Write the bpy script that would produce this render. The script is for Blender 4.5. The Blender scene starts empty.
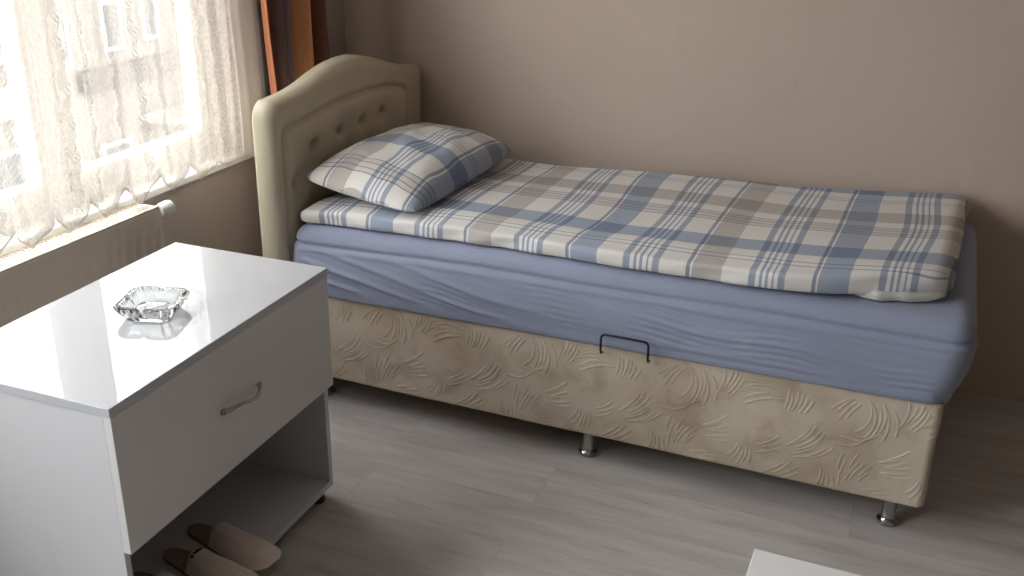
import bpy, bmesh, math, random
import numpy as np
from mathutils import Vector, Matrix
random.seed(7)
rng = np.random.default_rng(11)
sc = bpy.context.scene
COL = sc.collection

# ------------------------------------------------------------------ helpers
def link(o, parent=None):
    COL.objects.link(o)
    if parent is not None:
        o.parent = parent
    return o

def thing(name, label, cat, loc=(0, 0, 0), rz=0, group=None):
    o = bpy.data.objects.new(name, None)
    o.empty_display_size = .05
    link(o)
    o.location = loc
    o.rotation_euler = (0, 0, rz)
    return tag(o, label, cat, group)

def tag(o, label, cat, group=None):
    o['label'] = label
    o['category'] = cat
    if group:
        o['group'] = group
    return o

def struct(o):
    o['kind'] = 'structure'
    return o

def mesh_obj(name, verts, faces, mat, parent=None, smooth=True, uv=None, label=None):
    me = bpy.data.meshes.new(name)
    me.from_pydata([tuple(map(float, v)) for v in verts], [], [tuple(map(int, f)) for f in faces])
    me.update()
    if smooth:
        me.polygons.foreach_set('use_smooth', [True] * len(me.polygons))
    if uv is not None:
        lay = me.uv_layers.new(name='UVMap')
        idx = np.empty(len(me.loops), dtype=np.int32)
        me.loops.foreach_get('vertex_index', idx)
        lay.data.foreach_set('uv', np.asarray(uv, dtype=np.float32)[idx].ravel())
    if mat:
        me.materials.append(mat)
    o = bpy.data.objects.new(name, me)
    link(o, parent)
    if label:
        o['label'] = label
    return o

def bm_obj(name, bm, mat, parent=None, smooth=False, label=None):
    me = bpy.data.meshes.new(name)
    bmesh.ops.recalc_face_normals(bm, faces=bm.faces[:])
    bm.to_mesh(me)
    bm.free()
    if smooth:
        me.polygons.foreach_set('use_smooth', [True] * len(me.polygons))
        me.set_sharp_from_angle(angle=math.radians(40))
    me.materials.append(mat)
    o = bpy.data.objects.new(name, me)
    link(o, parent)
    if label:
        o['label'] = label
    return o

def add_box(bm, x0, x1, y0, y1, z0, z1, bev=0.0, seg=2):
    r = bmesh.ops.create_cube(bm, size=1.0)
    vs = r['verts']
    for v in vs:
        v.co = Vector(((x0 + x1) / 2 + v.co.x * (x1 - x0), (y0 + y1) / 2 + v.co.y * (y1 - y0), (z0 + z1) / 2 + v.co.z * (z1 - z0)))
    if bev > 0:
        es = list({e for v in vs for e in v.link_edges})
        bmesh.ops.bevel(bm, geom=es, offset=bev, segments=seg, profile=.5, affect='EDGES')

def box(name, dims, mat, parent=None, bev=0.0, seg=2, label=None, smooth=False):
    bm = bmesh.new()
    add_box(bm, *dims, bev, seg)
    return bm_obj(name, bm, mat, parent, smooth, label)

def add_tube(bm, pts, rad, seg=10, caps=True):
    pts = [Vector(p) for p in pts]
    n = len(pts)
    rads = rad if isinstance(rad, (list, tuple)) else [rad] * n
    t0 = (pts[1] - pts[0]).normalized()
    up = Vector((0, 0, 1)) if abs(t0.z) < .9 else Vector((1, 0, 0))
    nrm = t0.cross(up).normalized()
    rings = []
    for i, p in enumerate(pts):
        t = (pts[min(i + 1, n - 1)] - pts[max(i - 1, 0)]).normalized()
        nrm = (nrm - t * nrm.dot(t)).normalized()
        b = t.cross(nrm)
        rings.append([bm.verts.new(p + (nrm * math.cos(a) + b * math.sin(a)) * rads[i]) for a in [2 * math.pi * k / seg for k in range(seg)]])
    for a, b in zip(rings[:-1], rings[1:]):
        for k in range(seg):
            bm.faces.new((a[k], a[(k + 1) % seg], b[(k + 1) % seg], b[k]))
    if caps:
        bm.faces.new(rings[0][::-1])
        bm.faces.new(rings[-1])

def add_lathe(bm, prof, origin, axis=(0, 0, 1), seg=20):
    ax = Vector(axis).normalized()
    u = ax.orthogonal().normalized()
    w = ax.cross(u)
    o = Vector(origin)
    rings = []
    for r, h in prof:
        rings.append([bm.verts.new(o + ax * h + (u * math.cos(2 * math.pi * k / seg) + w * math.sin(2 * math.pi * k / seg)) * max(r, 1e-4)) for k in range(seg)])
    for a, b in zip(rings[:-1], rings[1:]):
        for k in range(seg):
            bm.faces.new((a[k], a[(k + 1) % seg], b[(k + 1) % seg], b[k]))
    bm.faces.new(rings[0][::-1])
    bm.faces.new(rings[-1])

def grid_faces(nu, nv, close_u=False):
    f = []
    for j in range(nv - 1):
        for i in range(nu if close_u else nu - 1):
            a = j * nu + i
            b = j * nu + (i + 1) % nu
            f.append((a, b, b + nu, a + nu))
    return f

def make_noise(seed, n=10, lo=1., hi=3.):
    r = np.random.default_rng(seed)
    k = r.uniform(lo, hi, n)
    th = r.uniform(0, 2 * np.pi, n)
    ph = r.uniform(0, 2 * np.pi, n)
    def f(x, y):
        s = 0
        for i in range(n):
            s = s + np.sin(2 * np.pi * k[i] * (x * np.cos(th[i]) + y * np.sin(th[i])) + ph[i])
        return s / math.sqrt(n)
    return f

# ------------------------------------------------------------------ materials
def srgb(r, g, b):
    def c(v):
        v /= 255.
        return v / 12.92 if v <= .04045 else ((v + .055) / 1.055) ** 2.4
    return (c(r), c(g), c(b), 1)

class NT:
    def __init__(self, name):
        self.m = bpy.data.materials.new(name)
        self.m.use_nodes = True
        self.t = self.m.node_tree
        self.t.nodes.clear()
        self.out = self.n('ShaderNodeOutputMaterial')
    def n(self, typ, **kw):
        nd = self.t.nodes.new(typ)
        for k, v in kw.items():
            setattr(nd, k, v)
        return nd
    def l(self, a, b):
        self.t.links.new(a, b)
    def setin(self, sock, v):
        if isinstance(v, bpy.types.NodeSocket):
            self.l(v, sock)
        else:
            sock.default_value = v
    def math(self, op, a, b=None, c=None, clamp=False):
        nd = self.n('ShaderNodeMath', operation=op)
        nd.use_clamp = clamp
        self.setin(nd.inputs[0], a)
        if b is not None:
            self.setin(nd.inputs[1], b)
        if c is not None:
            self.setin(nd.inputs[2], c)
        return nd.outputs[0]
    def mix(self, f, a, b, blend='MIX'):
        nd = self.n('ShaderNodeMix', data_type='RGBA', blend_type=blend)
        self.setin(nd.inputs[0], f)
        self.setin(nd.inputs[6], a)
        self.setin(nd.inputs[7], b)
        return nd.outputs[2]
    def noise(self, vec, scale, detail=3, rough=.5, out=0):
        nd = self.n('ShaderNodeTexNoise')
        self.l(vec, nd.inputs['Vector'])
        nd.inputs['Scale'].default_value = scale
        nd.inputs['Detail'].default_value = detail
        nd.inputs['Roughness'].default_value = rough
        return nd.outputs[out]
    def mapping(self, vec, scale=(1, 1, 1), loc=(0, 0, 0), rot=(0, 0, 0)):
        nd = self.n('ShaderNodeMapping')
        self.l(vec, nd.inputs[0])
        nd.inputs['Location'].default_value = loc
        nd.inputs['Rotation'].default_value = rot
        nd.inputs['Scale'].default_value = scale
        return nd.outputs[0]
    def ramp(self, f, stops, interp='LINEAR'):
        nd = self.n('ShaderNodeValToRGB')
        cr = nd.color_ramp
        cr.interpolation = interp
        while len(cr.elements) < len(stops):
            cr.elements.new(1.0)
        for e, (p, c) in zip(cr.elements, sorted(stops, key=lambda s: s[0])):
            e.position = p
            e.color = c if len(c) == 4 else (*c, 1)
        self.l(f, nd.inputs[0])
        return nd.outputs[0]
    def bump(self, h, strength=.3, dist=.01):
        nd = self.n('ShaderNodeBump')
        nd.inputs['Strength'].default_value = strength
        nd.inputs['Distance'].default_value = dist
        self.l(h, nd.inputs['Height'])
        return nd.outputs[0]
    def bsdf(self, color, rough=.6, metal=0., normal=None, spec=.5, sheen=0., coat=0., trans=0., ior=1.45):
        b = self.n('ShaderNodeBsdfPrincipled')
        self.setin(b.inputs['Base Color'], color)
        self.setin(b.inputs['Roughness'], rough)
        b.inputs['Metallic'].default_value = metal
        b.inputs['Specular IOR Level'].default_value = spec
        b.inputs['Sheen Weight'].default_value = sheen
        b.inputs['Coat Weight'].default_value = coat
        b.inputs['Transmission Weight'].default_value = trans
        b.inputs['IOR'].default_value = ior
        if normal is not None:
            self.l(normal, b.inputs['Normal'])
        return b.outputs[0]
    def done(self, sh):
        self.l(sh, self.out.inputs[0])
        return self.m

def simple(name, color, rough=.6, metal=0., spec=.5, noise_amt=.06, scale=20., **kw):
    t = NT(name)
    co = t.n('ShaderNodeTexCoord').outputs['Object']
    nz = t.noise(co, scale, 3)
    dark = tuple(c * (1 - noise_amt) for c in color[:3]) + (1,)
    light = tuple(min(1, c * (1 + noise_amt)) for c in color[:3]) + (1,)
    c = t.mix(nz, dark, light)
    return t.done(t.bsdf(c, rough, metal, spec=spec, **kw))

def mat_wall(name, base, patches=True):
    t = NT(name)
    co = t.n('ShaderNodeTexCoord').outputs['Object']
    n1 = t.noise(co, 1.3, 4)
    n2 = t.noise(co, 7, 5, .6)
    c = t.mix(n1, tuple(x * .93 for x in base[:3]) + (1,), tuple(min(1, x * 1.06) for x in base[:3]) + (1,))
    c = t.mix(t.math('MULTIPLY', n2, .25), c, tuple(x * .82 for x in base[:3]) + (1,))
    n3 = t.noise(co, 5, 2)
    blob = t.ramp(n3, [(0, (0, 0, 0)), (.62, (0, 0, 0)), (.70, (1, 1, 1)), (1, (1, 1, 1))])
    fine = t.noise(co, 60, 3)
    h = t.math('ADD', t.math('MULTIPLY', blob, .8), t.math('ADD', t.math('MULTIPLY', fine, .12), t.math('MULTIPLY', n2, .5)))
    vp = t.n('ShaderNodeTexVoronoi')
    t.l(co, vp.inputs['Vector'])
    vp.inputs['Scale'].default_value = 11
    pim = t.ramp(vp.outputs['Distance'], [(0, (1, 1, 1)), (.05, (.6, .6, .6)), (.10, (0, 0, 0)), (1, (0, 0, 0))])
    h = t.math('ADD', h, t.math('MULTIPLY', pim, .5))
    nm = t.bump(h, .55, .005)
    return t.done(t.bsdf(c, .62, normal=nm, spec=.35))

def mat_floor():
    t = NT('laminate_floor')
    co = t.n('ShaderNodeTexCoord').outputs['Object']
    br = t.n('ShaderNodeTexBrick')
    t.l(t.mapping(co, loc=(.37, .06, 0)), br.inputs['Vector'])
    br.offset = .37
    br.inputs['Scale'].default_value = 1
    br.inputs['Brick Width'].default_value = 1.29
    br.inputs['Row Height'].default_value = .193
    br.inputs['Mortar Size'].default_value = .0012
    br.inputs['Mortar Smooth'].default_value = .2
    br.inputs['Bias'].default_value = 0
    br.inputs['Color1'].default_value = (0, 0, 0, 1)
    br.inputs['Color2'].default_value = (1, 1, 1, 1)
    br.inputs['Mortar'].default_value = (.5, .5, .5, 1)
    pid = br.outputs['Color']
    off = t.n('ShaderNodeVectorMath', operation='MULTIPLY_ADD')
    t.l(pid, off.inputs[0])
    off.inputs[1].default_value = (7, 3, 5)
    t.l(co, off.inputs[2])
    v = off.outputs[0]
    g1 = t.noise(t.mapping(v, (1.6, 14, 1)), 1.6, 6, .62)
    g2 = t.noise(t.mapping(v, (1.0, 5, 1)), 2.2, 4, .55)
    g3 = t.noise(t.mapping(v, (3, 60, 1)), 3, 3, .6)
    s = t.math('ADD', t.math('MULTIPLY', g1, .5), t.math('ADD', t.math('MULTIPLY', g2, .38), t.math('MULTIPLY', g3, .16)))
    c = t.ramp(s, [(.28, srgb(150, 143, 140)), (.45, srgb(182, 176, 174)), (.56, srgb(196, 191, 189)), (.74, srgb(210, 206, 204))])
    k = t.ramp(t.noise(t.mapping(v, (1.3, 7, 1)), 1.7, 5, .65), [(0, (0, 0, 0)), (.60, (0, 0, 0)), (.70, (1, 1, 1))])
    c = t.mix(t.math('MULTIPLY', k, .35), c, srgb(120, 112, 108))
    c = t.mix(t.math('MULTIPLY', pid, .06), c, srgb(140, 132, 128))
    c = t.mix(t.math('MULTIPLY', br.outputs['Fac'], .22), c, srgb(95, 88, 85))
    nm = t.bump(s, .08, .004)
    return t.done(t.bsdf(c, .42, normal=nm, spec=.45))

def plaid(name, su=0., sv=0., rough=.85):
    """cotton plaid: warp stripes along u, weft stripes along v, in metres, .64 m repeat."""
    t = NT(name)
    uv = t.n('ShaderNodeTexCoord').outputs['UV']
    sp = t.n('ShaderNodeSeparateXYZ')
    t.l(uv, sp.inputs[0])
    cream = (.90, .88, .86, 1)
    white = (.93, .93, .93, 1)
    grey = (.60, .565, .54, 1)
    blue = (.40, .47, .60, 1)
    thin = (.34, .37, .47, 1)
    gbl = (.40, .45, .56, 1)
    beige = (.76, .72, .69, 1)
    def seq(kind):
        out = []
        for half, colr in ((0., grey), (.32, blue)):
            if kind == 'warp':
                items = [(0, thin), (.008, white), (.015, colr), (.090, cream),
                         (.158, gbl), (.176, white), (.186, gbl), (.193, white), (.202, gbl), (.209, white), (.218, gbl), (.225, white), (.233, gbl), (.251, cream)]
            else:
                if half == 0.:
                    items = [(0, gbl), (.005, cream), (.022, gbl), (.027, cream), (.080, blue), (.175, cream), (.305, thin), (.310, beige)]
                else:
                    items = [(.009, thin), (.014, beige), (.036, thin), (.041, beige), (.060, thin), (.065, cream), (.115, grey), (.215, cream)]
            out += [((half + p) / .64, c) for p, c in items]
        return out
    def chan(sock, off, kind):
        f = t.math('FRACT', t.math('DIVIDE', t.math('ADD', sock, off), .64))
        return t.ramp(f, seq(kind), 'CONSTANT')
    a = chan(sp.outputs[0], su, 'warp')
    b = chan(sp.outputs[1], sv, 'weft')
    c = t.mix(1.0, a, b, 'MULTIPLY')
    fz = t.noise(t.mapping(uv, (900, 900, 1)), 1, 2)
    c = t.mix(t.math('MULTIPLY', fz, .14), c, (.35, .34, .36, 1))
    wr = t.noise(t.mapping(uv, (9, 14, 1)), 1, 4, .55)
    nm = t.bump(wr, .35, .006)
    return t.done(t.bsdf(c, rough, normal=nm, spec=.2, sheen=.15))

def mat_sheet():
    t = NT('blue_grey_sheet')
    co = t.n('ShaderNodeTexCoord').outputs['Object']
    n1 = t.noise(t.mapping(co, (2, 2, 6)), 2.0, 4)
    c = t.mix(n1, srgb(138, 144, 167), srgb(158, 165, 188))
    w = t.noise(t.mapping(co, (5, 5, 30), rot=(0, .25, 0)), 1.3, 4, .6)
    nm = t.bump(w, .35, .008)
    return t.done(t.bsdf(c, .75, normal=nm, spec=.25, sheen=.2))

def mat_base_fabric():
    t = NT('embossed_beige_fabric')
    co = t.n('ShaderNodeTexCoord').outputs['Object']
    n1 = t.noise(co, 4.5, 4, .6)
    n2 = t.noise(t.mapping(co, loc=(3, 1, 2)), 9, 4, .6)
    c = t.ramp(n1, [(.32, srgb(178, 163, 141)), (.5, srgb(200, 187, 168)), (.7, srgb(212, 199, 181))])
    st = t.ramp(n2, [(0, (0, 0, 0)), (.52, (0, 0, 0)), (.66, (1, 1, 1))])
    c = t.mix(t.math('MULTIPLY', st, .42), c, srgb(148, 128, 96))
    fz = t.noise(co, 500, 2)
    nm = t.bump(fz, .25, .002)
    return t.done(t.bsdf(c, .8, normal=nm, spec=.25, sheen=.1))

def mat_leather():
    t = NT('cream_leatherette')
    co = t.n('ShaderNodeTexCoord').outputs['Object']
    n1 = t.noise(co, 6, 3)
    c = t.mix(n1, srgb(194, 184, 160), srgb(206, 197, 174))
    nm = t.bump(t.noise(co, 220, 3), .12, .002)
    return t.done(t.bsdf(c, .5, normal=nm, spec=.4))

def mat_lace():
    t = NT('lace_net')
    uv = t.n('ShaderNodeTexCoord').outputs['UV']
    sp = t.n('ShaderNodeSeparateXYZ')
    t.l(uv, sp.inputs[0])
    u, v = sp.outputs[0], sp.outputs[1]
    wob = t.math('MULTIPLY', t.math('SINE', t.math('MULTIPLY', v, 70.)), .005)
    uu = t.math('ADD', u, wob)
    per = .10
    def band(off, w):
        d = t.math('ABSOLUTE', t.math('SUBTRACT', t.math('FRACT', t.math('ADD', t.math('DIVIDE', uu, per), off)), .5))
        return t.math('LESS_THAN', d, w / per / 2)
    pd = 2 * math.pi / .0085
    tri = t.math('MULTIPLY', t.math('PINGPONG', v, .022), .55)
    du = t.math('SINE', t.math('MULTIPLY', t.math('ADD', u, tri), pd))
    dvv = t.math('SINE', t.math('MULTIPLY', v, pd))
    dots = t.math('GREATER_THAN', t.math('MULTIPLY', du, dvv), .30)
    vo2 = t.n('ShaderNodeTexVoronoi')
    t.l(t.mapping(uv, (1, 1, 0)), vo2.inputs['Vector'])
    vo2.inputs['Scale'].default_value = 95
    holes = t.math('GREATER_THAN', vo2.outputs['Distance'], .50)
    column = band(0., .024)
    field = band(.5, .062)
    fl = t.noise(t.mapping(uv, (1, 1, 0)), 26, 3, .6)
    # border along the pointed hem: v measured from the hem edge
    hem = t.math('LESS_THAN', v, .028)
    edge = t.math('LESS_THAN', v, .007)
    gather = t.noise(t.mapping(uv, (4.6, .25, 0)), 1.0, 2, .5)
    gather = t.ramp(gather, [(.40, (0, 0, 0)), (.60, (1, 1, 1))])
    base = t.math('MULTIPLY_ADD', gather, .34, t.math('MULTIPLY_ADD', fl, .14, .12))
    alpha = t.math('MULTIPLY_ADD', field, .20, base)
    alpha = t.math('ADD', alpha, t.math('MULTIPLY', holes, .16))
    dn = t.math('MAXIMUM', column, hem)
    alpha = t.math('ADD', alpha, t.math('MULTIPLY', dn, .05))
    alpha = t.math('ADD', alpha, t.math('MULTIPLY', t.math('MULTIPLY', dn, dots), .62))
    alpha = t.math('MAXIMUM', alpha, t.math('MULTIPLY', edge, .85))
    # the plain selvedge at the end of the curtain is a denser weave
    sel = t.math('GREATER_THAN', u, SELV)
    alpha = t.math('MAXIMUM', alpha, t.math('MULTIPLY', sel, .80))
    alpha = t.math('MINIMUM', alpha, .97)
    dif = t.n('ShaderNodeBsdfDiffuse')
    dif.inputs[0].default_value = (.80, .75, .69, 1)
    trl = t.n('ShaderNodeBsdfTranslucent')
    trl.inputs[0].default_value = (.80, .72, .64, 1)
    m1 = t.n('ShaderNodeMixShader')
    t.l(t.math('MULTIPLY_ADD', t.math('MAXIMUM', t.math('MULTIPLY', dn, dots), edge), -(LACE_TRANSL - .03), LACE_TRANSL), m1.inputs[0])
    t.l(dif.outputs[0], m1.inputs[1])
    t.l(trl.outputs[0], m1.inputs[2])
    tr = t.n('ShaderNodeBsdfTransparent')
    m2 = t.n('ShaderNodeMixShader')
    t.l(alpha, m2.inputs[0])
    t.l(tr.outputs[0], m2.inputs[1])
    t.l(m1.outputs[0], m2.inputs[2])
    return t.done(m2.outputs[0])

def mat_drape():
    t = NT('striped_satin_drape')
    uv = t.n('ShaderNodeTexCoord').outputs['UV']
    sp = t.n('ShaderNodeSeparateXYZ')
    t.l(uv, sp.inputs[0])
    f = t.math('FRACT', t.math('DIVIDE', sp.outputs[0], .60))
    c = t.ramp(f, [(0, srgb(214, 140, 92)), (.09, srgb(190, 112, 72)), (.12, srgb(96, 60, 50)), (.22, srgb(84, 62, 66)), (.27, srgb(120, 114, 140)), (.30, srgb(92, 62, 58)),
                   (.40, srgb(150, 92, 62)), (.50, srgb(214, 146, 92)), (.58, srgb(220, 152, 96)), (.63, srgb(150, 92, 66)), (.70, srgb(124, 76, 60)), (1, srgb(120, 74, 60))])
    nz = t.noise(t.mapping(uv, (60, 3, 1)), 1, 3)
    c = t.mix(t.math('MULTIPLY', nz, .35), c, srgb(84, 50, 40))
    return t.done(t.bsdf(c, .38, spec=.5, sheen=.2))

def mat_glass_pane():
    t = NT('window_pane_glass')
    lw = t.n('ShaderNodeFresnel')
    lw.inputs[0].default_value = 1.45
    tr = t.n('ShaderNodeBsdfTransparent')
    tr.inputs[0].default_value = (.96, .97, .96, 1)
    gl = t.n('ShaderNodeBsdfGlossy')
    gl.inputs['Roughness'].default_value = .02
    m = t.n('ShaderNodeMixShader')
    geo = t.n('ShaderNodeNewGeometry')
    t.l(t.math('MULTIPLY', lw.outputs[0], t.math('SUBTRACT', 1.0, geo.outputs['Backfacing'])), m.inputs[0])
    t.l(tr.outputs[0], m.inputs[1])
    t.l(gl.outputs[0], m.inputs[2])
    return t.done(m.outputs[0])

SELV = 99.
LACE_TRANSL = .21
SKY = 15.
EXPO = 0.0

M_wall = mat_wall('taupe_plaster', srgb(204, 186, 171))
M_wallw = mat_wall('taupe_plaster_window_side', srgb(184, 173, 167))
M_ceil = simple('white_ceiling_paint', srgb(228, 224, 216), .8)
M_floor = mat_floor()
M_pvc = simple('white_window_pvc', srgb(232, 230, 226), .35)
M_rad = simple('radiator_enamel', srgb(220, 210, 196), .35)
M_lamt = simple('white_table_laminate', srgb(240, 238, 238), .15, noise_amt=.01)
M_lam = simple('white_gloss_laminate', srgb(190, 191, 195), .04, spec=.38, noise_amt=.01)
M_lamm = simple('white_side_laminate', srgb(208, 208, 211), .28, noise_amt=.015)
M_lamd = simple('white_drawer_laminate', srgb(216, 215, 214), .28, noise_amt=.015)
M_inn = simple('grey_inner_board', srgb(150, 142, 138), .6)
M_chrome = simple('chrome', (.42, .41, .41, 1), .16, 1.0)
M_blackw = simple('black_wire', (.03, .03, .035, 1), .35, .6)
M_dark = simple('dark_plastic', (.03, .028, .028, 1), .4)
M_duvet = plaid('plaid_cotton_duvet', su=.057, sv=-.125)
M_pillow = plaid('plaid_cotton_pillowcase', su=.545, sv=0)
M_lining = simple('off_white_lining', srgb(214, 212, 204), .85)
M_sheet = mat_sheet()
M_base = mat_base_fabric()
M_leather = mat_leather()
M_drape = mat_drape()
M_pane = mat_glass_pane()
M_slip = simple('pale_slipper_cloth', srgb(226, 214, 206), .9, scale=60)
M_sole = simple('slipper_sole', srgb(150, 132, 112), .8)
M_logo = simple('dark_slipper_print', (.03, .03, .035, 1), .8)

# ------------------------------------------------------------------ camera
cam = bpy.data.cameras.new('camera')
cam.sensor_fit = 'HORIZONTAL'
cam.sensor_width = 36
cam.lens = 1021.085 / 1024 * 36
cam.clip_start = .05
co = bpy.data.objects.new('camera', cam)
COL.objects.link(co)
R_ = Vector((0.92261652, 0.38537879, 0.0161846))
U_ = Vector((-0.16170487, 0.34835384, 0.92330988))
F_ = Vector((-0.35018608, 0.85447808, -0.38371463))
mw = Matrix.Identity(4)
for i in range(3):
    mw[i][0], mw[i][1], mw[i][2] = R_[i], U_[i], -F_[i]
mw[0][3], mw[1][3], mw[2][3] = 1.75129677, -2.45258518, 1.61105492
co.matrix_world = mw
sc.camera = co

# ------------------------------------------------------------------ room shell
XW, YB = -.34, .942           # inner faces of the window wall and the back wall
X1, Y0, ZC = 4.8, -4.6, 2.62
WY0, WY1, WZ0, WZ1 = -2.95, .24, .705, 2.36    # window opening
struct(box('floor', (XW - .13, X1 + .1, Y0 - .1, YB + .1, -.1, 0), M_floor))
struct(box('ceiling', (XW - .2, X1 + .1, Y0 - .1, YB + .1, ZC, ZC + .1), M_ceil))
struct(box('wall_back', (XW, X1, YB, YB + .1, 0, ZC), M_wall))
M_wdk = mat_wall('wall_bounce_tone', srgb(150, 134, 120))  # unseen walls: darker tone made up to set how much light bounces back
struct(box('wall_right', (X1, X1 + .1, Y0, YB + .1, 0, ZC), M_wdk))
struct(box('wall_front', (XW, X1, Y0 - .1, Y0, 0, ZC), M_wdk))
bm = bmesh.new()
add_box(bm, XW - .13, XW, Y0 - .1, YB + .1, 0, WZ0)
add_box(bm, XW - .13, XW, Y0 - .1, YB + .1, WZ1, ZC)
add_box(bm, XW - .13, XW, WY1, YB + .1, WZ0, WZ1)
add_box(bm, XW - .13, XW, Y0 - .1, WY0, WZ0, WZ1)
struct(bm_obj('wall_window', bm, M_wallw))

# window: frame with three sashes, sill board and panes
win = bpy.data.objects.new('window_1', None)
link(win)
struct(win)
FX0, FX1 = -.47, -.41
bm = bmesh.new()
add_box(bm, FX0, FX1, WY0, WY1, WZ0 + .0, WZ0 + .05, .004)
add_box(bm, FX0, FX1, WY0, WY1, WZ1 - .05, WZ1, .004)
for y in (WY0, WY1 - .05):
    add_box(bm, FX0, FX1, y, y + .05, WZ0 + .05, WZ1 - .05, .004)
sash = [(-2.90, -2.02), (-1.96, -1.12), (-1.06, -.47), (-.41, .19)]
for (a, b), (c, d) in zip(sash[:-1], sash[1:]):
    add_box(bm, FX0, FX1, b, c, WZ0 + .05, WZ1 - .05, .004)
bm_obj('window_frame', bm, M_pvc, win)
for a, b in sash:
    bm = bmesh.new()
    w = .045
    add_box(bm, FX0 + .01, FX1 + .012, a, b, WZ0 + .05, WZ0 + .05 + w, .006)
    add_box(bm, FX0 + .01, FX1 + .012, a, b, WZ1 - .05 - w, WZ1 - .05, .006)
    add_box(bm, FX0 + .01, FX1 + .012, a, a + w, WZ0 + .05 + w, WZ1 - .05 - w, .006)
    add_box(bm, FX0 + .01, FX1 + .012, b - w, b, WZ0 + .05 + w, WZ1 - .05 - w, .006)
    bm_obj('window_sash', bm, M_pvc, win)
    bm = bmesh.new()
    add_box(bm, -.446, -.440, a + w - .01, b - w + .01, WZ0 + .05 + w - .01, WZ1 - .05 - w + .01)
    bm_obj('window_pane', bm, M_pane, win)
sill = box('window_sill', (-.425, -.318, WY0 - .03, .70, .686, .712), M_pvc, win, .006, 3)

# ------------------------------------------------------------------ outside
sky = bpy.data.worlds.new('overcast_sky')
sc.world = sky
sky.use_nodes = True
nt = sky.node_tree
bg = nt.nodes['Background']
bg.inputs[0].default_value = (.97, .99, 1.03, 1)
bg.inputs[1].default_value = SKY

M_fac = simple('pale_facade_render', srgb(92, 87, 82), .9, scale=2)
M_facd = simple('grey_facade_band', srgb(66, 63, 60), .9, scale=2)
M_facw = simple('facade_window_glass', srgb(44, 45, 47), .25, scale=3)
M_facf = simple('facade_white_trim', srgb(128, 124, 119), .7, scale=2)
M_pave = simple('street_asphalt', srgb(120, 116, 112), .9, scale=1)
struct(box('ground_street', (-30, -1.2, -30, 40, -6.4, -6.2), M_pave))
bld = thing('apartment_building', 'pale apartment building across the street seen through the lace curtain', 'building', (-9, 8, -6.2))
def bpart(name, dims, mat, parent=bld, bev=0):
    x0, x1, y0, y1, z0, z1 = dims
    return box(name, (x0 + 9, x1 + 9, y0 - 8, y1 - 8, z0 + 6.2, z1 + 6.2), mat, parent, bev)
bpart('wall', (-14, -9, -10, 24, -6.2, 3.2), M_fac)
bpart('floor_band', (-9, -8.9, 8.1, 24, -1.37, -1.10), M_facd)
bpart('floor_band', (-9, -8.92, -10, 7.4, -1.47, -1.07), M_facf)
bpart('floor_band', (-9, -8.9, -10, 24, -3.2, -3.05), M_facf)
def bwin(y0, y1, z0, z1):
    y0, y1, z0, z1 = y0 + 1.25, y1 + 1.25, z0 - .95, z1 - .95
    f = bpart('window', (-9, -8.93, y0, y1, z0, z1), M_facf)
    box('pane', (.065, .08, y0 - 8 + .07, y1 - 8 - .07, z0 + 6.2 + .07, z1 + 6.2 - .07), M_facw, f)
for y0, y1, z0, z1 in [(7.35, 7.75, .05, .75), (8.15, 8.5, .1, 1.0), (9.25, 9.9, -1.75, -1.3), (7.05, 7.65, -1.95, -1.2), (8.0, 8.7, -1.95, -1.45), (5.0, 6.0, -1.9, -.9),
                       (4.9, 5.7, .2, 1.4), (10.2, 11, .0, 1.1), (10.4, 11.2, -1.9, -.9), (3.2, 4.2, -1.9, -.9), (3.2, 4.2, .2, 1.4), (6.2, 6.75, -.05, 1.2)]:
    bwin(y0, y1, z0, z1)
r = bpart('balcony', (-9, -8.4, 9.2, 10.6, -2.0, -1.92), M_facf)
bm = bmesh.new()
for k in range(15):
    y = 1.24 + k * .094
    add_tube(bm, [(.56, y, 4.28), (.56, y, 4.68)], .008, 6)
add_tube(bm, [(.56, 1.2, 4.68), (.56, 2.6, 4.68)], .014, 6)
bm_obj('railing', bm, M_facd, bld)

# ------------------------------------------------------------------ lace curtain
def build_lace():
    ya, yb, ztop = -1.75, .37, 2.60
    nu, nv = 720, 60
    y = np.linspace(ya, yb, nu)
    n = make_noise(3, 6, .6, 1.6)
    ph = y * 2 * np.pi / .135 + .5 * n(y, 0 * y)
    amp = .012 + .004 * n(y * 1.3, 0 * y + 3)
    wv = amp * np.sin(ph) + .004 * np.sin(ph * 2.3 + 1)
    # cloth length along the folds
    ds = np.sqrt(np.diff(y) ** 2 + np.diff(wv) ** 2)
    u = np.concatenate([[0], np.cumsum(ds)])
    tipper = .135
    zig = np.abs(((y + .693 + .004 * n(y * 2, 0 * y)) / tipper + .5) % 1.0 - .5) * 2      # 0 at the tips, 1 between
    hem = .697 + .066 * zig + .006 * n(y * .7, 0 * y + 1)
    hem = np.where(y > .02, .705 + .03 * zig, hem)
    verts = []
    uv = []
    for j in range(nv):
        q = (j / (nv - 1)) ** 1.5
        z = hem + (ztop - hem) * q
        k = .5 + .5 * (1 - q)
        x = -.282 + wv * k + .006 * n(y * .6 + z * .5, z) * (1 - q)
        x = x + .032 * np.clip((-.30 - y) / .4, 0, 1) * (1 - .5 * q) - np.where(y > .1, (y - .1) * .05, 0)
        verts.append(np.stack([x, y + .004 * np.sin(z * 3 + y * 5), z], 1))
        uv.append(np.stack([u, z - hem], 1))
    return np.concatenate(verts), grid_faces(nu, nv), np.concatenate(uv), u, y
lv, lf, luv, lu, ly = build_lace()
SELV = float(np.interp(.20, ly, lu))
lace = mesh_obj('lace_curtain', lv, lf, mat_lace(), uv=luv)
tag(lace, 'cream net lace curtain with pointed hem hanging over the window', 'curtain')

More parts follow.
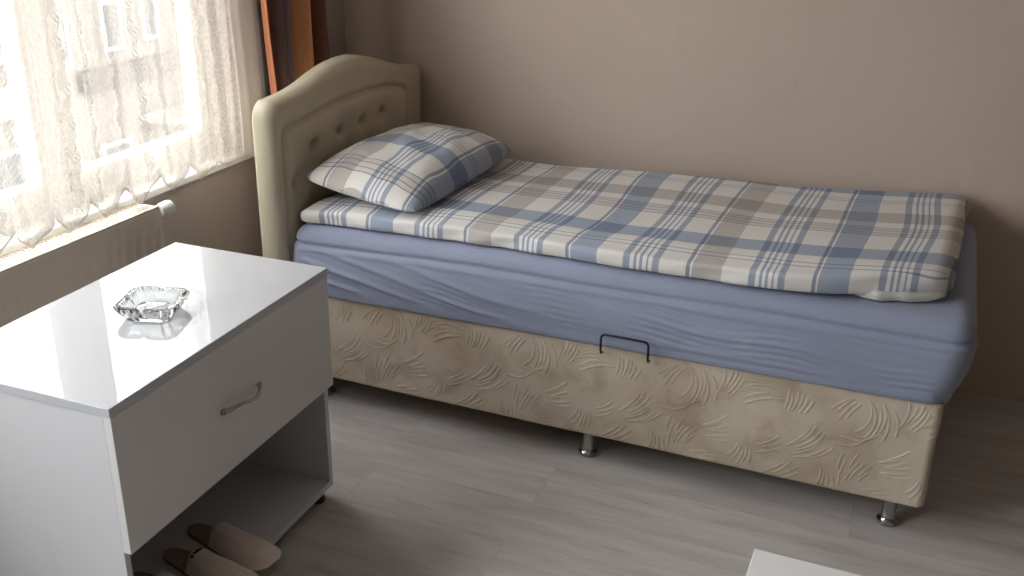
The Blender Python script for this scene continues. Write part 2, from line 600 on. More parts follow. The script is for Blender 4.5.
# ------------------------------------------------------------------ orange brown drape
def build_drape():
    nu, nv = 160, 40
    s = np.linspace(0, 1, nu)
    ya, yb = .285, .632
    fold = .026 * np.sin(s * 2 * np.pi * 3.2 + 3.4) + .010 * np.sin(s * 2 * np.pi * 7.1 + 2)
    y = ya + (yb - ya) * s
    u = np.concatenate([[0], np.cumsum(np.sqrt(np.diff(y) ** 2 + np.diff(fold) ** 2))])
    u = u / u[-1] * .60
    n = make_noise(8, 6, .6, 1.5)
    vs, us = [], []
    for j in range(nv):
        z = .04 + (2.6 - .04) * j / (nv - 1)
        k = 1.1 - .25 * z / 2.6
        x = -.212 + fold * k + .008 * n(s * 2, 0 * s + z)
        vs.append(np.stack([x, y + .01 * np.sin(z * 2.2 + s * 3), 0 * s + z], 1))
        us.append(np.stack([u, 0 * s + z], 1))
    return np.concatenate(vs), grid_faces(nu, nv), np.concatenate(us)
dv, df, duv = build_drape()
drape = mesh_obj('drape', dv, df, M_drape, uv=duv)
md = drape.modifiers.new('thickness', 'SOLIDIFY')
md.thickness = .003
tag(drape, 'orange and dark brown striped satin drape gathered behind the headboard', 'curtain')

# ------------------------------------------------------------------ radiator
rad = thing('radiator', 'panel radiator below the window with slotted top grille', 'radiator', (-.285, -.9, .09))
RX0, RX1, RY0, RY1, RZ0, RZ1 = -.325, -.240, -1.75, -.262, .10, .688
def rl(d):
    return (d[0] + .285, d[1] + .285, d[2] + .9, d[3] + .9, d[4] - .09, d[5] - .09)
# front panel with pressed vertical channels
pitch = .04
ys = np.arange(RY0, RY1 + .0001, .004)
dep = .0055 * np.clip(np.cos((ys - RY1) * 2 * np.pi / pitch) * 2.2, -1, 1)
dep = .0055 + (dep - .0055) * np.clip((ys + .52) / .10, .12, 1)
zs = [RZ0, RZ0 + .02, RZ0 + .05, RZ0 + .07, RZ1 - .075, RZ1 - .055, RZ1 - .012, RZ1 - .004, RZ1]
kz = [0, 0, 0, 1, 1, 0, 0, 0, 0]
xo = [-.010, -.003, 0, 0, 0, 0, 0, -.002, -.008]
vs = []
for z, k, o in zip(zs, kz, xo):
    vs.append(np.stack([RX1 - .0055 + dep * k * .9 + .0055 * (1 - k) + o + .285, ys + .9, 0 * ys + z - .09], 1))
mesh_obj('front_panel', np.concatenate(vs), grid_faces(len(ys), len(zs)), M_rad, rad)
box('back_panel', rl((RX0, RX0 + .015, RY0, RY1, RZ0, RZ1 - .004)), M_rad, rad, .004)
for ya in (RY0 - .002, RY1 - .001):
    box('side_cover', rl((RX0, RX1 - .004, ya, ya + .003, RZ0 + .01, RZ1 - .001)), M_rad, rad)
bm = bmesh.new()
add_box(bm, *rl((RX1 - .016, RX1 - .002, RY0, RY1, RZ1 - .004, RZ1 + .002)), .0015)
add_box(bm, *rl((RX0, RX0 + .012, RY0, RY1, RZ1 - .004, RZ1 + .002)), .0015)
y = RY0
while y < RY1 - .008:
    add_box(bm, *rl((RX0 + .012, RX1 - .016, y, y + .0065, RZ1 - .004, RZ1 + .0005)))
    y += .0125
bm_obj('top_grille', bm, M_rad, rad)
bm = bmesh.new()
add_box(bm, *rl((RX0 + .02, RX1 - .02, RY0 + .01, RY1 - .01, RZ0 + .05, RZ1 - .09)))
bm_obj('convector_fins', bm, M_rad, rad)
bm = bmesh.new()
add_tube(bm, [(-.285 + .285, -.262 + .9, .655 - .09), (0, -.215 + .9, .655 - .09)], .011, 12)
add_tube(bm, [(0, -.232 + .9, .66 - .09), (0, -.232 + .9, -.088)], .008, 12)
bm_obj('valve_pipe', bm, M_chrome, rad)
bm = bmesh.new()
add_lathe(bm, [(.012, 0), (.021, .003), (.023, .012), (.024, .03), (.022, .042), (.016, .047)], (.002, -.222 + .9, .655 - .09), (0.25, 1, .1), 18)
bm_obj('valve_knob', bm, M_pvc, rad, True, label='white thermostatic valve knob')

# ------------------------------------------------------------------ bed
L, BW, ZB0, ZB1 = 1.90, .912, .087, .400
bed = thing('bed', 'single bed with cream tufted headboard and embossed beige box base', 'bed', (0, 0, 0))

def rr_outline(x0, x1, y0, y1, r, step_front, step):
    """rounded rectangle, counter clockwise from the front left; returns points, outward normals, arc x along front."""
    P, N = [], []
    def seg(a, b, nrm, st):
        a, b = np.array(a, float), np.array(b, float)
        m = max(2, int(np.linalg.norm(b - a) / st))
        for i in range(m):
            P.append(a + (b - a) * i / m)
            N.append(nrm)
    def arc(c, a0, m=10):
        for i in range(m):
            t = a0 + math.pi / 2 * i / m
            P.append(np.array([c[0] + r * math.cos(t), c[1] + r * math.sin(t)]))
            N.append((math.cos(t), math.sin(t)))
    seg((x0 + r, y0), (x1 - r, y0), (0, -1), step_front)
    arc((x1 - r, y0 + r), -math.pi / 2)
    seg((x1, y0 + r), (x1, y1 - r), (1, 0), step)
    arc((x1 - r, y1 - r), 0)
    seg((x1 - r, y1), (x0 + r, y1), (0, 1), step)
    arc((x0 + r, y1 - r), math.pi / 2)
    seg((x0, y1 - r), (x0, y0 + r), (-1, 0), step)
    arc((x0 + r, y0 + r), math.pi)
    return np.array(P), np.array(N, dtype=float)

# embossed motif: clusters of curved ridges, repeating
TW, TH = .46, ZB1 - ZB0
strokes = []
clusters = [(.05, .26, .2, 6), (.15, .24, 1.35, 6), (.26, .25, .9, 4), (.36, .23, 1.5, 6), (.09, .10, .6, 3), (.20, .13, .75, 7), (.31, .09, 1.2, 7), (.42, .12, .4, 6),
            (.02, .05, 1.2, 5), (.13, .03, .6, 4), (.25, .03, 1.5, 5), (.38, .03, .2, 3), (.44, .27, 1.2, 5), (.31, .17, .1, 3)]
cr = np.random.default_rng(5)
for cx, cy, th, nn in clusters:
    ln = cr.uniform(.045, .10)
    cur = cr.choice([-1, 1]) * cr.uniform(5, 16)
    fan = cr.uniform(-.16, .16)
    for k in range(nn):
        off = (k - nn / 2) * cr.uniform(.010, .014)
        l2 = ln * cr.uniform(.6, 1.1)
        s = np.linspace(-l2 / 2, l2 / 2, 14)
        a = th + fan * (k - nn / 2) + cr.uniform(-.12, .12)
        cc = cur * cr.uniform(.7, 1.2)
        lx = s + cr.uniform(-.016, .016)
        lyy = cc * s * s * .5 + off
        strokes.append(np.stack([cx + lx * math.cos(a) - lyy * math.sin(a), cy + lx * math.sin(a) + lyy * math.cos(a)], 1))
def emboss_tile(nx, nz):
    H = np.zeros((nz, nx))
    X, Z = np.meshgrid((np.arange(nx) + .5) / nx * TW, (np.arange(nz)) / (nz - 1) * TH)
    for st in strokes:
        for sh in (-TW, 0, TW):
            q = st + np.array([sh, 0])
            if q[:, 0].max() < -.02 or q[:, 0].min() > TW + .02:
                continue
            d2 = np.full(H.shape, 1e9)
            for a, b in zip(q[:-1], q[1:]):
                ab = b - a
                tt = np.clip(((X - a[0]) * ab[0] + (Z - a[1]) * ab[1]) / (ab @ ab), 0, 1)
                d2 = np.minimum(d2, (X - a[0] - tt * ab[0]) ** 2 + (Z - a[1] - tt * ab[1]) ** 2)
            H = np.maximum(H, np.exp(-d2 / (2 * .00115 ** 2)))
    return H
NTX, NTZ = 256, 174
TILE = emboss_tile(NTX, NTZ)
P, N = rr_outline(0.0, L, 0.0, BW, .022, .0018, .02)
arcl = np.concatenate([[0], np.cumsum(np.linalg.norm(np.diff(P, axis=0), axis=1))])
rows = []
zrow = np.linspace(0, 1, NTZ)
lowf = make_noise(21, 6, .8, 2.)
for j, q in enumerate(zrow):
    z = ZB0 + (ZB1 - ZB0) * q
    rim = min(q, 1 - q) * (ZB1 - ZB0)
    inset = -max(0, .014 - rim) ** 2 / .014 if rim < .014 else 0
    h = TILE[j][(arcl / TW * NTX).astype(int) % NTX] * .0019
    d = inset + h * min(1, rim / .01) + .0012 * lowf(arcl * 2, 0 * arcl + z * 2)
    rows.append(np.concatenate([P + N * d[:, None], np.full((len(P), 1), z)], 1))
V = np.concatenate(rows)
Fc = grid_faces(len(P), NTZ, True)
Fc.append(tuple(range(len(P)))[::-1])
Fc.append(tuple((NTZ - 1) * len(P) + i for i in range(len(P))))
bb = mesh_obj('base', V, Fc, M_base, bed)
bb.data.polygons[-1].use_smooth = False
bb.data.polygons[-2].use_smooth = False

def make_leg(x, y):
    bm = bmesh.new()
    add_lathe(bm, [(.026, 0), (.028, .004), (.027, .011), (.021, .016), (.0185, .024), (.0185, .07), (.021, .073), (.021, .0885)], (x, y, 0), seg=20)
    return bm_obj('leg', bm, M_chrome, bed, True, label='short chrome leg')
for x in (.075, .977, L - .080):
    for y in (.053, BW - .053):
        make_leg(x, y)

bm = bmesh.new()
hp = []
for (x, z, a0) in ((1.038, .424, math.pi), (1.145, .424, math.pi / 2)):
    for k in range(7):
        a = a0 - math.pi / 2 * k / 6
        hp.append((x + .013 * math.cos(a), -.036, z + .013 * math.sin(a)))
add_tube(bm, [(1.025, -.012, .372), (1.025, -.030, .378), (1.025, -.036, .39)] + hp + [(1.158, -.036, .39), (1.158, -.030, .378), (1.158, -.012, .372)], .0034, 8)
bm_obj('lift_handle', bm, M_blackw, bed, True, label='black wire lift handle')

# headboard: padded camel-back frame with a tufted centre panel
KY = np.array([-.04, -.005, .04, .10, .18, .26, .34, .42, .48, .56, .65, .74, .82, .92])
KZ = np.array([.955, .962, .966, .970, .983, 1.003, 1.018, 1.024, 1.022, 1.006, .982, .955, .935, .922])
def smooth_interp(x, kx, ky):
    m = np.gradient(ky, kx)
    i = np.clip(np.searchsorted(kx, x) - 1, 0, len(kx) - 2)
    h = kx[i + 1] - kx[i]
    t = (x - kx[i]) / h
    return (2 * t**3 - 3 * t**2 + 1) * ky[i] + (t**3 - 2 * t**2 + t) * h * m[i] + (-2 * t**3 + 3 * t**2) * ky[i + 1] + (t**3 - t**2) * h * m[i + 1]
Y0h, Y1h, Z0h = -.036, .920, .02
def top_z(y):
    z = smooth_interp(y, KY, KZ)
    rl_ = .045
    dl = np.clip(rl_ - (y - Y0h), 0, rl_)
    z = z - (rl_ - np.sqrt(np.maximum(0, rl_**2 - dl**2)))
    rr_ = .02
    dr = np.clip(rr_ - (Y1h - y), 0, rr_)
    return z - (rr_ - np.sqrt(np.maximum(0, rr_**2 - dr**2)))
ny, nz = 230, 230
sv = np.linspace(0, 1, ny)
sv = sv - .12 * np.sin(2 * np.pi * sv) / (2 * np.pi)
ygr = Y0h + (Y1h - Y0h) * sv
tz = np.linspace(0, 1, nz)
tz = 1 - (1 - tz) ** 1.25
topz = top_z(ygr)
Yg = np.repeat(ygr[None, :], nz, 0)
Zg = Z0h + (topz[None, :] - Z0h) * tz[:, None]
oy = np.concatenate([np.full(120, Y0h), np.linspace(Y0h, Y1h, 260), np.full(120, Y1h)])
oz = np.concatenate([np.linspace(Z0h, top_z(np.array([Y0h]))[0], 120), top_z(np.linspace(Y0h, Y1h, 260)), np.linspace(top_z(np.array([Y1h]))[0], Z0h, 120)])
D = np.minimum(Yg - Y0h, Y1h - Yg)
qq = np.linspace(0, 1, 900)
oy = Y0h + (Y1h - Y0h) * (qq - np.sin(2 * np.pi * qq) / (2 * np.pi) * .97)
oz = top_z(oy)
for a, b in zip(oy, oz):
    D = np.minimum(D, np.hypot(Yg - a, Zg - b))
rE = .036
Xg = np.zeros_like(D)
e = np.clip(rE - D, 0, rE)
Xg -= (rE - np.sqrt(np.maximum(0, rE**2 - e**2)))
pzt = smooth_interp(np.clip(Yg, -.03, .83), np.array([-.05, .0, .11, .28, .46, .60, .72, .79, .86]), np.array([.872, .876, .880, .896, .902, .896, .880, .862, .84]))
a_, b_, c_ = Yg - .022, .792 - Yg, pzt - Zg
kk = .012      # soft minimum rounds the corners of the panel
PD = -kk * np.log(np.exp(-np.clip(a_, -.2, .3) / kk) + np.exp(-np.clip(b_, -.2, .3) / kk) + np.exp(-np.clip(c_, -.2, .3) / kk))
GD = .0
Xg -= .013 * np.exp(-(PD / .009) ** 2)
inner = np.clip(PD / .035, 0, 1)
inner = inner * inner * (3 - 2 * inner)
Xg += .005 * inner
D = PD
btn = [(.190, .787), (.345, .797), (.482, .803), (.618, .803)]
low = [(.08, .70), (.24, .70), (.386, .70), (.525, .70), (.68, .70)]
for by, bz in btn + low:
    rr2 = (Yg - by) ** 2 + (Zg - bz) ** 2
    Xg -= np.where(D > GD, .027 * np.exp(-rr2 / (2 * .0125 ** 2)) + .010 * np.exp(-rr2 / (2 * .04 ** 2)), 0)
hv = np.stack([Xg, Yg, Zg], 2).reshape(-1, 3)
ff = grid_faces(ny, nz)
Dm = D.reshape(-1)
f_in = [f for f in ff if min(Dm[i] for i in f) >= GD - .002]
f_out = [f for f in ff if min(Dm[i] for i in f) < GD - .002]
# back shell for the frame
XBK = -.070
rim = [(0 * ny + i) for i in range(0)]
left = [j * ny for j in range(nz)]
top = [(nz - 1) * ny + i for i in range(1, ny)]
right = [j * ny + ny - 1 for j in range(nz - 2, -1, -1)]
loop = left + top + right
nb = len(hv)
xsec = [(-.045, 1.0), (-.060, .9985), (XBK, .990)]
allv = [hv]
cy_, cz_ = .41, .5
for x, s in xsec:
    q = hv[loop].copy()
    q[:, 0] = x
    q[:, 1] = cy_ + (q[:, 1] - cy_) * s
    q[:, 2] = np.maximum(Z0h, cz_ + (q[:, 2] - cz_) * s)
    allv.append(q)
m = len(loop)
fo = list(f_out)
prev = loop
for k in range(len(xsec)):
    cur = [nb + k * m + i for i in range(m)]
    for i in range(m - 1):
        fo.append((prev[i], prev[i + 1], cur[i + 1], cur[i]))
    prev = cur
fo.append(tuple(prev))
def compact(v, f):
    used = sorted({i for q in f for i in q})
    mp = {a: k for k, a in enumerate(used)}
    return v[used], [tuple(mp[i] for i in q) for q in f]
hv_all = np.concatenate(allv)
v1, f1 = compact(hv_all, fo)
hb = mesh_obj('headboard', v1, f1, M_leather, bed)
v2, f2 = compact(hv, f_in)
tp = mesh_obj('tufted_panel', v2, f2, M_leather, hb)
for by, bz in btn:
    bm = bmesh.new()
    add_lathe(bm, [(.0105, 0), (.0105, .002), (.008, .005), (.004, .0065)], (-.035, by, bz), (1, 0, 0), 14)
    bm_obj('button', bm, M_leather, hb, True)

# ------------------------------------------------------------------ mattress in its fitted sheet
MX0, MX1, MY0, MY1 = .008, 1.944, -.006, .905
MZ0, MZ1 = .385, .598
mr = .06
P, N = rr_outline(MX0, MX1, MY0, MY1, mr, .006, .02)
sl = .010     # the mattress top rises slightly towards the foot
prof = [(-.045, .4008), (-.020, .4004)]      # (inset outward d, z)
for q in np.linspace(.2, 1, 5):
    prof.append((-.006 * (1 - q) ** 2 + .007, MZ0 + .020 * q))
for q in np.linspace(.06, 1, 42):
    prof.append((.010 * math.sin(q * math.pi) + .004 * (1 - q), MZ0 + .020 + (.548 - MZ0 - .020) * q))
for q in np.linspace(.08, 1, 16):
    a = q * math.pi / 2
    prof.append((-.050 + .050 * math.cos(a), .548 + .050 * math.sin(a)))
prof.append((-.055, MZ1))
prof.append((-.059, MZ1))
n1 = make_noise(31, 8, .5, 1.6)
n2 = make_noise(32, 8, 1.5, 4)
n3 = make_noise(33, 8, .8, 2.)
rows = []
arcl = np.concatenate([[0], np.cumsum(np.linalg.norm(np.diff(P, axis=0), axis=1))])
xx = arcl + mr
G = np.where(xx < .95, .26 * xx - .098 * xx**2, .26 * .95 - .098 * .95**2 + .04 * (xx - .95))
for d, z in prof:
    f = np.clip((z - .40) / .02, 0, 1) * np.clip((.545 - z) / .03, 0, 1)
    phs = (z + G + .012 * n3(xx, 0 * xx + z * 2)) / .047 * 2 * np.pi
    fold = (.5 + .5 * np.cos(phs)) ** 3
    amp = .0085 * np.clip(.55 + .5 * n1(xx * 1.2, 0 * xx + z * 3), .05, 1.2) * np.clip(1.25 - .45 * xx, .45, 1.1)
    fine = .0016 * np.cos((z + G * .8 + .01 * n1(xx * 2, 0 * xx)) / .017 * 2 * np.pi) * np.clip(n3(xx * 2, 0 * xx + z * 4), 0, 1)
    crease = -.007 * np.exp(-((z - (.548 + .004 * n1(xx, 0 * xx))) / .006) ** 2) + .003 * np.exp(-((z - .533) / .008) ** 2)
    dd = d + f * (fold * amp + fine) + crease * np.clip((z - .4) / .1, 0, 1)
    dd = np.minimum(dd, .020)
    zz = z + (sl * P[:, 0] - .015 * np.clip(1 - P[:, 0] / .5, 0, 1) ** 1.5) * np.clip((z - .40) / .1, 0, 1)
    zz = zz + np.where((z < .41) & (d > 0), .010 * (P[:, 0] / 1.9) * (N[:, 1] < -.5) - .014 * (1 - P[:, 0] / 1.9) * (N[:, 1] < -.5), 0) * 1.0
    Q = P + N * dd[:, None]
    Q[:, 0] -= .038 * np.clip(1 - (z - .40) / .16, 0, 1) ** 1.5 * np.clip((Q[:, 0] - 1.7) / .2, 0, 1)
    rows.append(np.concatenate([Q, zz[:, None]], 1))
V = np.concatenate(rows)
nP = len(P)
Fc = grid_faces(nP, len(prof), True)
Fc.append(tuple(range(nP))[::-1])
Fc.append(tuple((len(prof) - 1) * nP + i for i in range(nP)))
mat_o = mesh_obj('mattress', V, Fc, M_sheet)
tag(mat_o, 'mattress in a wrinkled plain blue-grey fitted sheet on the bed base', 'mattress')

# ------------------------------------------------------------------ duvet folded flat on the mattress
def build_duvet():
    x0, x1 = .022, 1.868
    nx, = (240,)
    xs = x0 + (x1 - x0) * np.linspace(0, 1, nx)
    nA = make_noise(41, 8, .5, 1.6)
    nB = make_noise(42, 8, 1.5, 4.5)
    yf, yb = .018, .868
    rings, uvs = [], []
    npf, npt, npb, npu = 22, 110, 14, 30
    for x in xs:
        # end taper towards head and foot
        eh = np.clip((x - x0) / .05, 0, 1)
        ef = np.clip((x1 - x) / .055, 0, 1)
        k = math.sqrt(max(0, 1 - (1 - min(eh, 1)) ** 2)) * math.sqrt(max(0, 1 - (1 - ef) ** 2))
        th = (.046 + .010 * max(0, (x - .9))) * max(k, .04)
        zb = .603 + sl * x - .015 * max(0, 1 - x / .5) ** 1.5 + (.014 * np.clip((x - 1.35) / .5, 0, 1)) + (1 - k) * .014
        front = yf + .010 * math.sin(x * 3.1) * .6 + .004 * math.sin(x * 11) + .10 * np.clip((x - 1.45) / .42, 0, 1) ** 1.3 + (1 - k) * .035
        back = float(np.interp(x, [0, .4, 1.0, 1.4, 1.87], [.81, .795, .805, .850, .905])) + .004 * math.sin(x * 7 + 1) - (1 - k) * .03
        r = th / 2
        pts, vv = [], []
        # front roll: from underside up
        for q in np.linspace(0, 1, npf):
            a = -math.pi / 2 - math.pi * q
            # squarish roll
            ca, sa = math.cos(a), math.sin(a)
            pw = .62
            pts.append((front + r * .85 + r * .85 * math.copysign(abs(ca) ** pw, ca), zb + r + r * math.copysign(abs(sa) ** pw, sa)))
        for q in np.linspace(0, 1, npt + 2)[1:-1]:
            pts.append((front + r * .85 + (back - front - 1.7 * r) * q, zb + th))
        for q in np.linspace(0, 1, npb):
            a = math.pi / 2 - math.pi * q
            pts.append((back - r * .85 + r * .85 * math.cos(a), zb + r + r * math.sin(a)))
        for q in np.linspace(0, 1, npu + 2)[1:-1]:
            pts.append((back - r * .85 - (back - front - 1.7 * r) * q, zb))
        pts = np.array(pts)
        arc = np.concatenate([[0], np.cumsum(np.hypot(*np.diff(pts, axis=0).T))])
        wave = .0045 * nA(x + 0 * pts[:, 0], pts[:, 0] * 1.2) + .0016 * nB(x + 0 * pts[:, 0], pts[:, 0] * .6)
        topm = np.clip((pts[:, 1] - zb - r) / max(r, 1e-3), 0, 1)
        hump = .006 * np.exp(-((pts[:, 0] - .12) / .05) ** 2)
        pts[:, 1] += (wave + hump) * topm * k
        pts[:, 0] += .003 * nB(x * 2 + 0 * pts[:, 0], pts[:, 1] * 4) * (1 - topm)
        rings.append(np.stack([np.full(len(pts), x), pts[:, 0], pts[:, 1]], 1))
        # underside carries the texture on as well
        uvs.append(np.stack([np.full(len(pts), x) + .006 * nA(pts[:, 0] * 1.5, 0 * pts[:, 0] + x), arc - .085 * min(th, .06) / .06 * 0 + front * .6 + .006 * nA(x + 0 * arc, arc)], 1))
    m = len(rings[0])
    V = np.concatenate(rings)
    V[:, 0] += (V[:, 1] - .02) * .048 * np.clip((V[:, 0] - .8) / 1.0, 0, 1)
    F = grid_faces(m, nx, True)
    F.append(tuple(range(m))[::-1])
    F.append(tuple((nx - 1) * m + i for i in range(m)))
    return V, F, np.concatenate(uvs)
V, Fc, UV = build_duvet()
duvet = thing('duvet', 'thin plaid duvet in blue, grey and cream spread flat over the mattress', 'duvet', (.95, .44, .6))
d1 = mesh_obj('duvet_cover', V - np.array([.95, .44, .6]), Fc, M_duvet, duvet, uv=UV)
# loose flap of pale lining slipping out under the foot corner
nu, nv = 60, 26
vs = []
nL = make_noise(51, 8, 4, 12)
for j in range(nv):
    t = j / (nv - 1)
    s = np.linspace(0, 1, nu)
    x = 1.60 + .262 * s
    prof_ = np.sin(np.pi * np.clip(s, 0, 1)) ** .45
    fr = .055 + .050 * s ** 2 + .03 * (1 - prof_) + .004 * nL(s * .4, 0 * s)
    a = -math.pi / 2 - math.pi * t
    rr_ = .013 * prof_ + .002
    y = fr + .02 + .02 * math.copysign(abs(math.cos(a)) ** .6, math.cos(a)) + (.12 if t in (0., 1.) else 0)
    zz = .6165 + sl * 1.7 + rr_ * math.sin(a) + .0022 * nL(s * .5 + 3, 0 * s + t * .5)
    vs.append(np.stack([x, y, zz], 1))
V = np.concatenate(vs)
mesh_obj('lining_flap', V - np.array([.95, .44, .6]), grid_faces(nu, nv), M_lining, duvet, label='pale lining showing at the open corner')

# ------------------------------------------------------------------ pillow
def build_pillow():
    A = np.array([.022, .062, .722])
    B = np.array([.425, .035, .672])
    Cc = np.array([.445, .745, .695])
    Dd = np.array([.055, .755, .715])
    n = 72
    s = np.linspace(-1, 1, n)
    s = np.sign(s) * (1 - (1 - np.abs(s)) ** 1.3)
    a, b = np.meshgrid(s, s)          # a: head -> foot, b: front -> back
    # edges draw in between the corners
    pin = -.012
    a2 = a * (1 - pin * (1 - b**2))
    b2 = b * (1 - pin * .8 * (1 - a**2))
    rc = 1 - .05 * np.abs(a) ** 7 * np.abs(b) ** 7
    a2, b2 = a2 * rc, b2 * rc
    p = (A * ((1 - a2) * (1 - b2))[..., None] + B * ((1 + a2) * (1 - b2))[..., None] + Cc * ((1 + a2) * (1 + b2))[..., None] + Dd * ((1 - a2) * (1 + b2))[..., None]) / 4
    nrm = np.cross(B - A, Dd - A)
    nrm /= np.linalg.norm(nrm)
    bul = ((1 - a**2) * (1 - b**2))
    bul = np.maximum((1 - np.abs(a) ** 2.6) * (1 - np.abs(b) ** 2.4), 0) ** .5
    nA = make_noise(61, 8, .7, 2.2)
    nB = make_noise(62, 8, 2., 5.)
    crn = np.exp(-((np.abs(a) - 1) ** 2 + (np.abs(b) - 1) ** 2) / .12)
    wr = .003 * nA(a, b) + .0015 * nB(a, b) + crn * .002 * np.sin((a - b) * 20)
    T = .098
    top = p + nrm * (bul * (T + wr))[..., None]
    bot = p - nrm * (bul * .045)[..., None]
    bot[..., 2] = np.maximum(bot[..., 2], .655)
    V = np.concatenate([top.reshape(-1, 3), bot.reshape(-1, 3)])
    F = grid_faces(n, n)
    F2 = [tuple(i + n * n for i in f[::-1]) for f in F]
    bd = [i for i in range(n)] + [j * n + n - 1 for j in range(1, n)] + [(n - 1) * n + i for i in range(n - 2, -1, -1)] + [j * n for j in range(n - 2, 0, -1)]
    F3 = [(bd[(k + 1) % len(bd)], bd[k], bd[k] + n * n, bd[(k + 1) % len(bd)] + n * n) for k in range(len(bd))]
    u = a * .235 + .235
    v = b * .375 + .375
    # cloth length over the bulge
    uvt = np.stack([u + .004 * nA(b, a), .435 - v + .004 * nA(a, b + 2)], 2).reshape(-1, 2)
    return V, F + F2 + F3, np.concatenate([uvt, uvt])
V, Fc, UV = build_pillow()
pil = mesh_obj('pillow', V, Fc, M_pillow, uv=UV)
tag(pil, 'plump pillow in a blue, grey and cream plaid case leaning on the headboard', 'pillow')

# ------------------------------------------------------------------ nightstand
TH_N = .0265
ns = thing('nightstand', 'white high-gloss nightstand with one drawer and open lower shelf', 'nightstand', (0, 0, 0))
# local axes: x out of the drawer front, y along the front
cN, sN = math.cos(TH_N), math.sin(TH_N)
ns.location = (.2085, -.8326, 0)
ns.rotation_euler = (0, 0, TH_N)
DX, DY, HN = .2298, .3885, .6744
box('top_panel', (-DX, DX, -DY, DY, HN - .020, HN), M_lam, ns, .0012, 2)
CX = DX - .020      # carcass front
for s in (-1, 1):
    y0, y1 = (-DY, -DY + .018) if s < 0 else (DY - .018 - .0, DY - .001)
    y0 = y0 + (.003 if s < 0 else 0)
    box('side_panel', (-DX + .004, CX, y0, y1, .035, HN - .020), M_lamm, ns, .0008)
box('back_panel', (-DX + .004, -DX + .010, -DY + .018, DY - .018, .035, HN - .02), M_inn, ns)
box('bottom_panel', (-DX + .010, CX, -DY + .018, DY - .018, .035, .053), M_lamm, ns)
box('divider_panel', (-DX + .010, CX - .004, -DY + .018, DY - .018, .343, .360), M_inn, ns)
dr = box('drawer', (CX + .001, DX - .001, -DY + .002, DY - .003, .348, HN - .0208), M_lamd, ns, .001)
# bow handle with leaf ends
bm = bmesh.new()
hy0, hy1, hz, hx = -.067, .066, .502, DX
pts, rads = [], []
for k in range(25):
    q = k / 24
    yy = hy0 + (hy1 - hy0) * q
    xx_ = hx + .004 + .022 * math.sin(math.pi * q) ** .7
    zz_ = hz + .006 * math.sin(2 * math.pi * q)
    pts.append((xx_, yy, zz_))
    rads.append(.0035 + .0022 * abs(math.cos(math.pi * q)) ** 2)
add_tube(bm, pts, rads, 10)
for yy, sgn in ((hy0, -1), (hy1, 1)):
    add_lathe(bm, [(.0075, 0), (.008, .003), (.0065, .007)], (hx - .001, yy + sgn * .002, hz), (1, 0, 0), 14)
bm_obj('handle', bm, M_chrome, dr, True, label='small chrome bow handle')
for sx in (-1, 1):
    for sy in (-1, 1):
        bm = bmesh.new()
        add_lathe(bm, [(.020, 0), (.022, .003), (.021, .010), (.014, .014), (.012, .036)], (sx * (DX - .048), sy * (DY - .04), 0), seg=16)
        bm_obj('foot', bm, M_dark, ns, True, label='black plastic glide foot')

# ------------------------------------------------------------------ glass ashtray
def build_ashtray():
    bm = bmesh.new()
    def ring(hw, z, ch, rib=0.0):
        out = []
        nseg = 22
        cs = []
        pts = [(hw, -hw + ch), (hw, hw - ch), (hw - ch, hw), (-hw + ch, hw), (-hw, hw - ch), (-hw, -hw + ch), (-hw + ch, -hw), (hw - ch, -hw)]
        for i in range(8):
            a, b = Vector((*pts[i], 0)), Vector((*pts[(i + 1) % 8], 0))
            m_ = nseg if i % 2 == 0 else 6
            nv_ = Vector(((b - a).y, -(b - a).x, 0)).normalized()
            for k in range(m_):
                p = a + (b - a) * k / m_
                p = p + nv_ * (rib * (.5 + .5 * (-1) ** k))
                out.append((p.x, p.y, z))
        return out
    R = [ring(.048, .000, .012), ring(.050, .003, .012), ring(.060, .018, .015, .0024), ring(.0655, .031, .017, .0024), ring(.0655, .034, .017, .001), ring(.0635, .036, .017),
         ring(.055, .036, .014), ring(.053, .032, .014), ring(.045, .011, .012), ring(.041, .008, .012)]
    rings = [[bm.verts.new(p) for p in r] for r in R]
    m = len(rings[0])
    for a, b in zip(rings[:-1], rings[1:]):
        for k in range(m):
            bm.faces.new((a[k], a[(k + 1) % m], b[(k + 1) % m], b[k]))
    bm.faces.new(rings[0][::-1])
    bm.faces.new(rings[-1])
    # cigarette rests: dip the rim in the middle of each side
    for r in rings[4:8]:
        for v in r:
            a = min(abs(v.co.x), abs(v.co.y))
            if a < .008:
                v.co.z -= .008
    return bm
t = NT('clear_pressed_glass')
M_glass = t.done(t.bsdf((.97, .985, .98, 1), .03, trans=1.0, ior=1.48))
ash = bm_obj('ashtray', build_ashtray(), M_glass, None, True)
ash.location = (.228, -.836, HN + .0005)
ash.rotation_euler = (0, 0, TH_N + .30)
tag(ash, 'clear square glass ashtray with ribbed sides on the white nightstand', 'ashtray')

